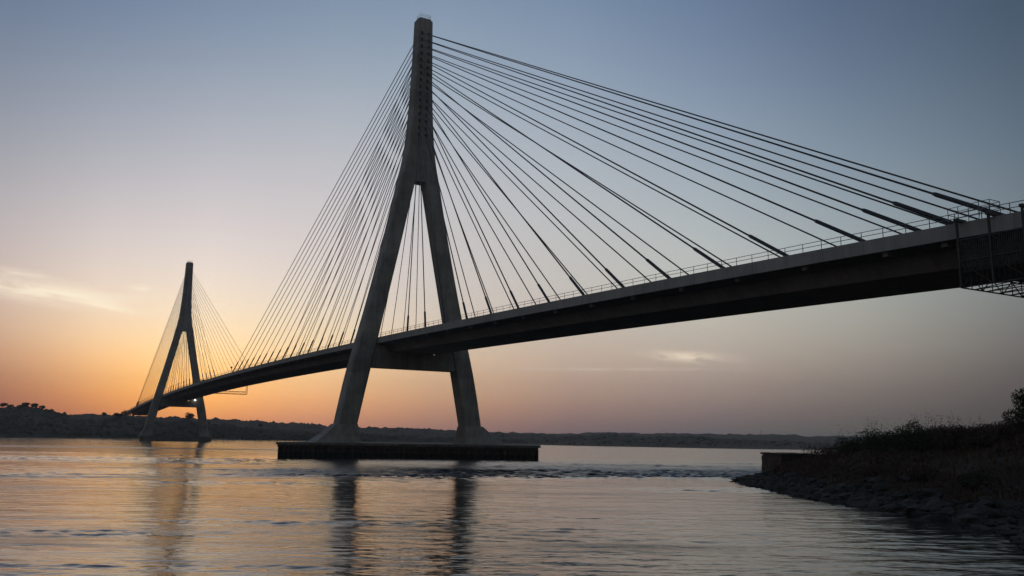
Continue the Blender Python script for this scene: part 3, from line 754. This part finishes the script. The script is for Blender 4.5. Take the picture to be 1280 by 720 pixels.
# ------------------------------------------------------------------ vegetation
def leaf_cloud(mb, lobes, n, size, rng, up=.3):
    """leaf-sized faces spread through a set of ellipsoid lobes"""
    tot = sum(l[1][0] * l[1][1] * l[1][2] for l in lobes)
    for c, r in lobes:
        k = int(n * r[0] * r[1] * r[2] / tot)
        for _ in range(k):
            while True:
                p = Vector((rng.uniform(-1, 1), rng.uniform(-1, 1), rng.uniform(-1, 1)))
                l = p.length
                if l < 1 and rng.random() < .25 + .75 * l: break
            q = Vector(c) + Vector((p.x * r[0], p.y * r[1], p.z * r[2]))
            a = Vector((rng.gauss(0, 1), rng.gauss(0, 1), rng.gauss(0, 1) + up)).normalized()
            b_ = a.orthogonal().normalized(); b_ = (b_ * math.cos(rng.uniform(0, 6.28)) + a.cross(b_) * math.sin(rng.uniform(0, 6.28)))
            s = size * rng.uniform(.6, 1.5)
            mb.add([q - a * s, q + b_ * s * .42, q + a * s * 1.1, q - b_ * s * .42], [(0, 1, 2, 3)])

def bush(name, loc, rx_, ry_, h, n, size, mt, label, group=None, cat='bush', seed=0, wild=1.0):
    rng = random.Random(seed)
    o = empty(name, loc, category=cat, label=label)
    if group: o['group'] = group
    lobes = []
    for k in range(9):
        a = rng.uniform(0, 6.28); d = rng.uniform(0, .62)
        hh = h * rng.uniform(.45, .98) * (1 - .45 * d)
        lobes.append(((rx_ * d * math.cos(a), ry_ * d * math.sin(a), hh * .55), (rx_ * rng.uniform(.3, .5), ry_ * rng.uniform(.3, .5), hh * .48)))
    mb = MB(); leaf_cloud(mb, lobes, n, size, rng)
    # loose shoots breaking the outline
    for k in range(int(26 * wild)):
        a = rng.uniform(0, 6.28); d = rng.uniform(0, .8)
        b0 = Vector((rx_ * d * math.cos(a), ry_ * d * math.sin(a), h * .5))
        tip = b0 + Vector((rng.gauss(0, .3), rng.gauss(0, .3), h * rng.uniform(.35, .66) * (1 - .4 * d)))
        for i in range(7):
            q = b0.lerp(tip, i / 6)
            leaf_cloud(mb, [(q, (size, size, size))], 3, size * .55, rng)
    mb.build('foliage', mt, o)
    mb = MB()
    for k in range(5):
        a = rng.uniform(0, 6.28)
        mb.tube((rng.uniform(-.1, .1), rng.uniform(-.1, .1), -.3), (rx_ * .5 * math.cos(a), ry_ * .5 * math.sin(a), h * .6), .05, .015, n=5)
    mb.build('stem', M_bark, o)
    return o

def ground(u, Y):               # the bank under an image column, Y metres out
    x = (u - 640) / F_PX * Y * 1.0
    x += 0.0
    return Vector((x, Y, bank_z(x, Y)))
G = 'bushes on the near bank'
BL = [  # image column, distance, half width, height, material, label
 (1030, 92, 2.8, 2.2, M_leaf_dry, 'low scrubby bush just behind the quay wall'),
 (1060, 84, 2.7, 2.8, M_leaf, 'small dark bush leftmost on the rise of the near bank'),
 (1090, 78, 2.3, 3.0, M_leaf, 'rounded bush on the slope between the leftmost bush and the tallest mound'),
 (1114, 72, 1.9, 2.9, M_leaf, 'ragged bush left of the tallest mound on the near bank'),
 (1138, 68, 2.2, 3.0, M_leaf, 'tallest mounded bush crowning the near bank'),
 (1166, 66, 1.8, 2.8, M_leaf, 'narrow upright bush right of the tallest mound'),
 (1194, 64, 2.4, 2.5, M_leaf_dry, 'broad dry brown bush on the bank crest'),
 (1222, 62, 2.0, 2.1, M_leaf_dry, 'feathery dry bush on the crest left of the tall evergreen shrub'),
 (1248, 60, 1.8, 1.6, M_leaf_dry, 'low dry bush at the foot of the tall evergreen shrub'),
 (1150, 60, 2.3, 1.2, M_leaf_dry, 'low spreading scrub on the slope below the tallest mound'),
 (1210, 54, 2.0, 1.1, M_leaf, 'low dark scrub halfway down the right slope'),
 (1100, 66, 2.2, 1.1, M_leaf_dry, 'low brown scrub above the rocks on the left slope'),
]
for k, (u, Y, r_, h_, mt_, lb) in enumerate(BL):
    bush('bush', ground(u, Y) - Z * .15, r_, r_ * .9, h_, 3600, .075, mt_, lb, G, seed=40 + k)
tr = ground(1296, 58)
o = empty('evergreen_shrub', tr, category='shrub', label='tall dense evergreen shrub cut by the right edge of the photo')
rg = random.Random(77)
mb = MB()
for k in range(11):
    a = rg.uniform(0, 6.28); z0 = rg.uniform(.0, 1.2)
    mb.tube((.15 * math.cos(a), .15 * math.sin(a), -.3), (1.5 * math.cos(a), 1.5 * math.sin(a), z0 + rg.uniform(.6, 1.6)), .08, .02, n=5)
mb.build('trunk', M_bark, o)
mb = MB(); lobes = []
for k in range(30):
    a = rg.uniform(0, 6.28); zz = rg.uniform(.25, 2.9); rr = 2.35 * math.sqrt(max(.12, 1 - (zz / 3.25) ** 2)) * rg.uniform(.55, .85)
    lobes.append(((rr * math.cos(a), rr * math.sin(a), zz), (rg.uniform(.5, .8), rg.uniform(.5, .8), rg.uniform(.4, .6))))
lobes.append(((0, 0, 1.3), (1.5, 1.5, 1.3)))
leaf_cloud(mb, lobes, 15000, .075, rg)
mb.build('crown', M_leaf, o)


# dry grass and low scrub over the bank (uncountable)
mb = MB(); rg = random.Random(5)
for k in range(24000):
    y = rg.uniform(42, 128); d = rg.uniform(3.2, 46) if rg.random() < .5 else rg.uniform(3.2, 20)
    x = sm_interp(SHX, y) + d
    if x / y > .78: continue
    if mnoise.noise((x / 3.2, y / 3.2, 1)) < -.3: continue
    z = bank_z(x, y)
    hh = rg.uniform(.25, .75) * (1.25 if mnoise.noise((x / 6, y / 6, 9)) > .1 else .7)
    an = rg.uniform(0, 6.28); wv = Vector((math.cos(an), math.sin(an), 0)) * rg.uniform(.03, .09)
    ln = Vector((rg.gauss(0, .2), rg.gauss(0, .2), 1)) * hh
    p = Vector((x, y, z - .05))
    mb.add([p - wv, p + wv, p + ln * .6 + wv * .7, p + ln, p + ln * .6 - wv * .7], [(0, 1, 2, 3, 4)])
mb.build('dry_grass', M_grass, None, kind='stuff')
mb = MB()
for k in range(1500):
    y = rg.uniform(44, 118); d = rg.uniform(3.0, 40) if k % 2 else rg.uniform(3.0, 16)
    x = sm_interp(SHX, y) + d
    if x / y > .78 or mnoise.noise((x / 7, y / 7, 4)) < -.35: continue
    z = bank_z(x, y); r = rg.uniform(.3, .8)
    leaf_cloud(mb, [((x, y, z + r * .35), (r * 1.3, r * 1.3, r * .75))], 60, .09, rg)
mb.build('undergrowth', M_leaf_dry, None, kind='stuff')

# trees on the far shore ------------------------------------------------------
def far_tree(loc, h, wd, style, label, group, seed):
    rng = random.Random(seed)
    o = empty('umbrella_pine' if style == 'pine' else 'round_tree', loc, category='tree', label=label)
    if group: o['group'] = group
    mb = MB(); mb.tube((0, 0, -1.5), (rng.uniform(-.3, .3), 0, h * .8), wd * .05 + .1, .08, n=6)
    for k in range(4):
        a = rng.uniform(0, 6.28)
        mb.tube((0, 0, h * .5), (wd * .35 * math.cos(a), wd * .35 * math.sin(a), h * .82), .09, .04, n=5)
    mb.build('trunk', M_bark, o)
    mb = MB()
    if style == 'pine':
        lobes = [((rng.uniform(-.3, .3) * wd, rng.uniform(-.3, .3) * wd, h * rng.uniform(.58, .86)), (wd * rng.uniform(.2, .3), wd * .3, h * .15)) for _ in range(9)]
    else:
        lobes = [((rng.uniform(-.3, .3) * wd, rng.uniform(-.3, .3) * wd, h * rng.uniform(.35, .78)), (wd * rng.uniform(.2, .32), wd * .28, h * rng.uniform(.15, .24))) for _ in range(11)]
    leaf_cloud(mb, lobes, 900, .42, rng)
    mb.build('crown', M_leaf, o)
    return o
GP = 'umbrella pines on the left hilltop'
for k, (u, v, h_, w_, st, lb, g) in enumerate([
 (3, 508.5, 6.0, 6.5, 'pine', 'umbrella pine at the left end of the far hilltop', GP),
 (14, 508.5, 4.6, 6.0, 'round', 'broad round tree on the far hilltop right of the leftmost pine', None),
 (27, 509.5, 5.0, 4.0, 'round', 'small round tree on the far hilltop just left of the tallest pine', None),
 (30.5, 509, 6.6, 5.5, 'pine', 'tallest umbrella pine near the middle of the far hilltop', GP),
 (43.5, 509.5, 6.0, 5.6, 'pine', 'umbrella pine right of the tallest one on the far hilltop', GP),
 (52, 511, 5.6, 5.2, 'pine', 'umbrella pine where the far hilltop starts to fall', GP),
 (64, 514, 4.4, 5.0, 'round', 'round tree on the falling slope at the right of the far hilltop', None),
 (130, 519, 4.0, 4.0, 'round', 'single small tree on the ridge left of the far bridge end', None),
 (157, 520, 6.6, 9.5, 'round', 'wide dark tree beside the far end of the bridge deck', None),
 (149, 521, 4.5, 6.0, 'round', 'lower tree left of the wide tree at the far bridge end', None),
 (236, 525, 7.6, 8.0, 'round', 'dark tree seen between the legs of the farther tower', None),
 (326, 533, 4.0, 5.0, 'round', 'small tree on the low shore right of the farther tower', None),
]):
    p = at_y(u, v, 690 if u < 100 or 140 < u < 250 else 800)
    far_tree((p.x, p.y, p.z - (2.6 if u < 100 else 1.2)), h_, w_, st, lb, g, 300 + k)


# thin mast on the far ridge
ms = at_y(951, 543.2, 1475)
mo = empty('lattice_mast', (ms.x, ms.y, ms.z - 2), category='mast', label='thin lattice mast on the distant ridge above the quay wall')
m = MB()
for a in range(3):
    p = Vector((math.cos(a * 2.094), math.sin(a * 2.094), 0))
    m.tube(p * .9, p * .25 + Z * 9, .09, n=4)
for i in range(6):
    for a in range(3):
        p = Vector((math.cos(a * 2.094), math.sin(a * 2.094), 0)); q = Vector((math.cos((a + 1) * 2.094), math.sin((a + 1) * 2.094), 0))
        f0, f1 = .9 - .108 * i, .9 - .108 * (i + 1)
        m.tube(p * f0 + Z * 1.5 * i, q * f1 + Z * 1.5 * (i + 1), .05, n=4)
m.build('tower_frame', M_steel, mo)
m = MB(); m.tube(Z * 9, Z * 12.5, .08, .04, n=5); m.build('antenna', M_steel, mo)

# ------------------------------------------------------------------ evening air
m_haze = bpy.data.materials.new('evening_haze'); m_haze.use_nodes = True
nt = m_haze.node_tree; nt.nodes.clear()
out = nt.nodes.new('ShaderNodeOutputMaterial'); pv = nt.nodes.new('ShaderNodeVolumePrincipled')
pv.inputs['Color'].default_value = (.88, .85, .86, 1); pv.inputs['Density'].default_value = 0.00023
pv.inputs['Anisotropy'].default_value = .3
nt.links.new(pv.outputs[0], out.inputs['Volume'])
hb = MB(); hb.box((0, 885, 58), (1700, 0, 0), (0, 965, 0), (0, 0, 62)); hb.build('haze', m_haze, None, kind='stuff')

# ------------------------------------------------------------------ render settings
sc.render.engine = 'CYCLES'
cy = sc.cycles
cy.use_denoising = True
try: cy.denoiser = 'OPENIMAGEDENOISE'
except Exception: pass
cy.max_bounces = 5; cy.diffuse_bounces = 2; cy.glossy_bounces = 3; cy.transmission_bounces = 2; cy.volume_bounces = 0
cy.sample_clamp_indirect = 4.
cy.caustics_reflective = False; cy.caustics_refractive = False
vs = sc.view_settings
vs.view_transform = 'Standard'; vs.look = 'None'; vs.exposure = 0; vs.gamma = 1; vs.use_curve_mapping = False
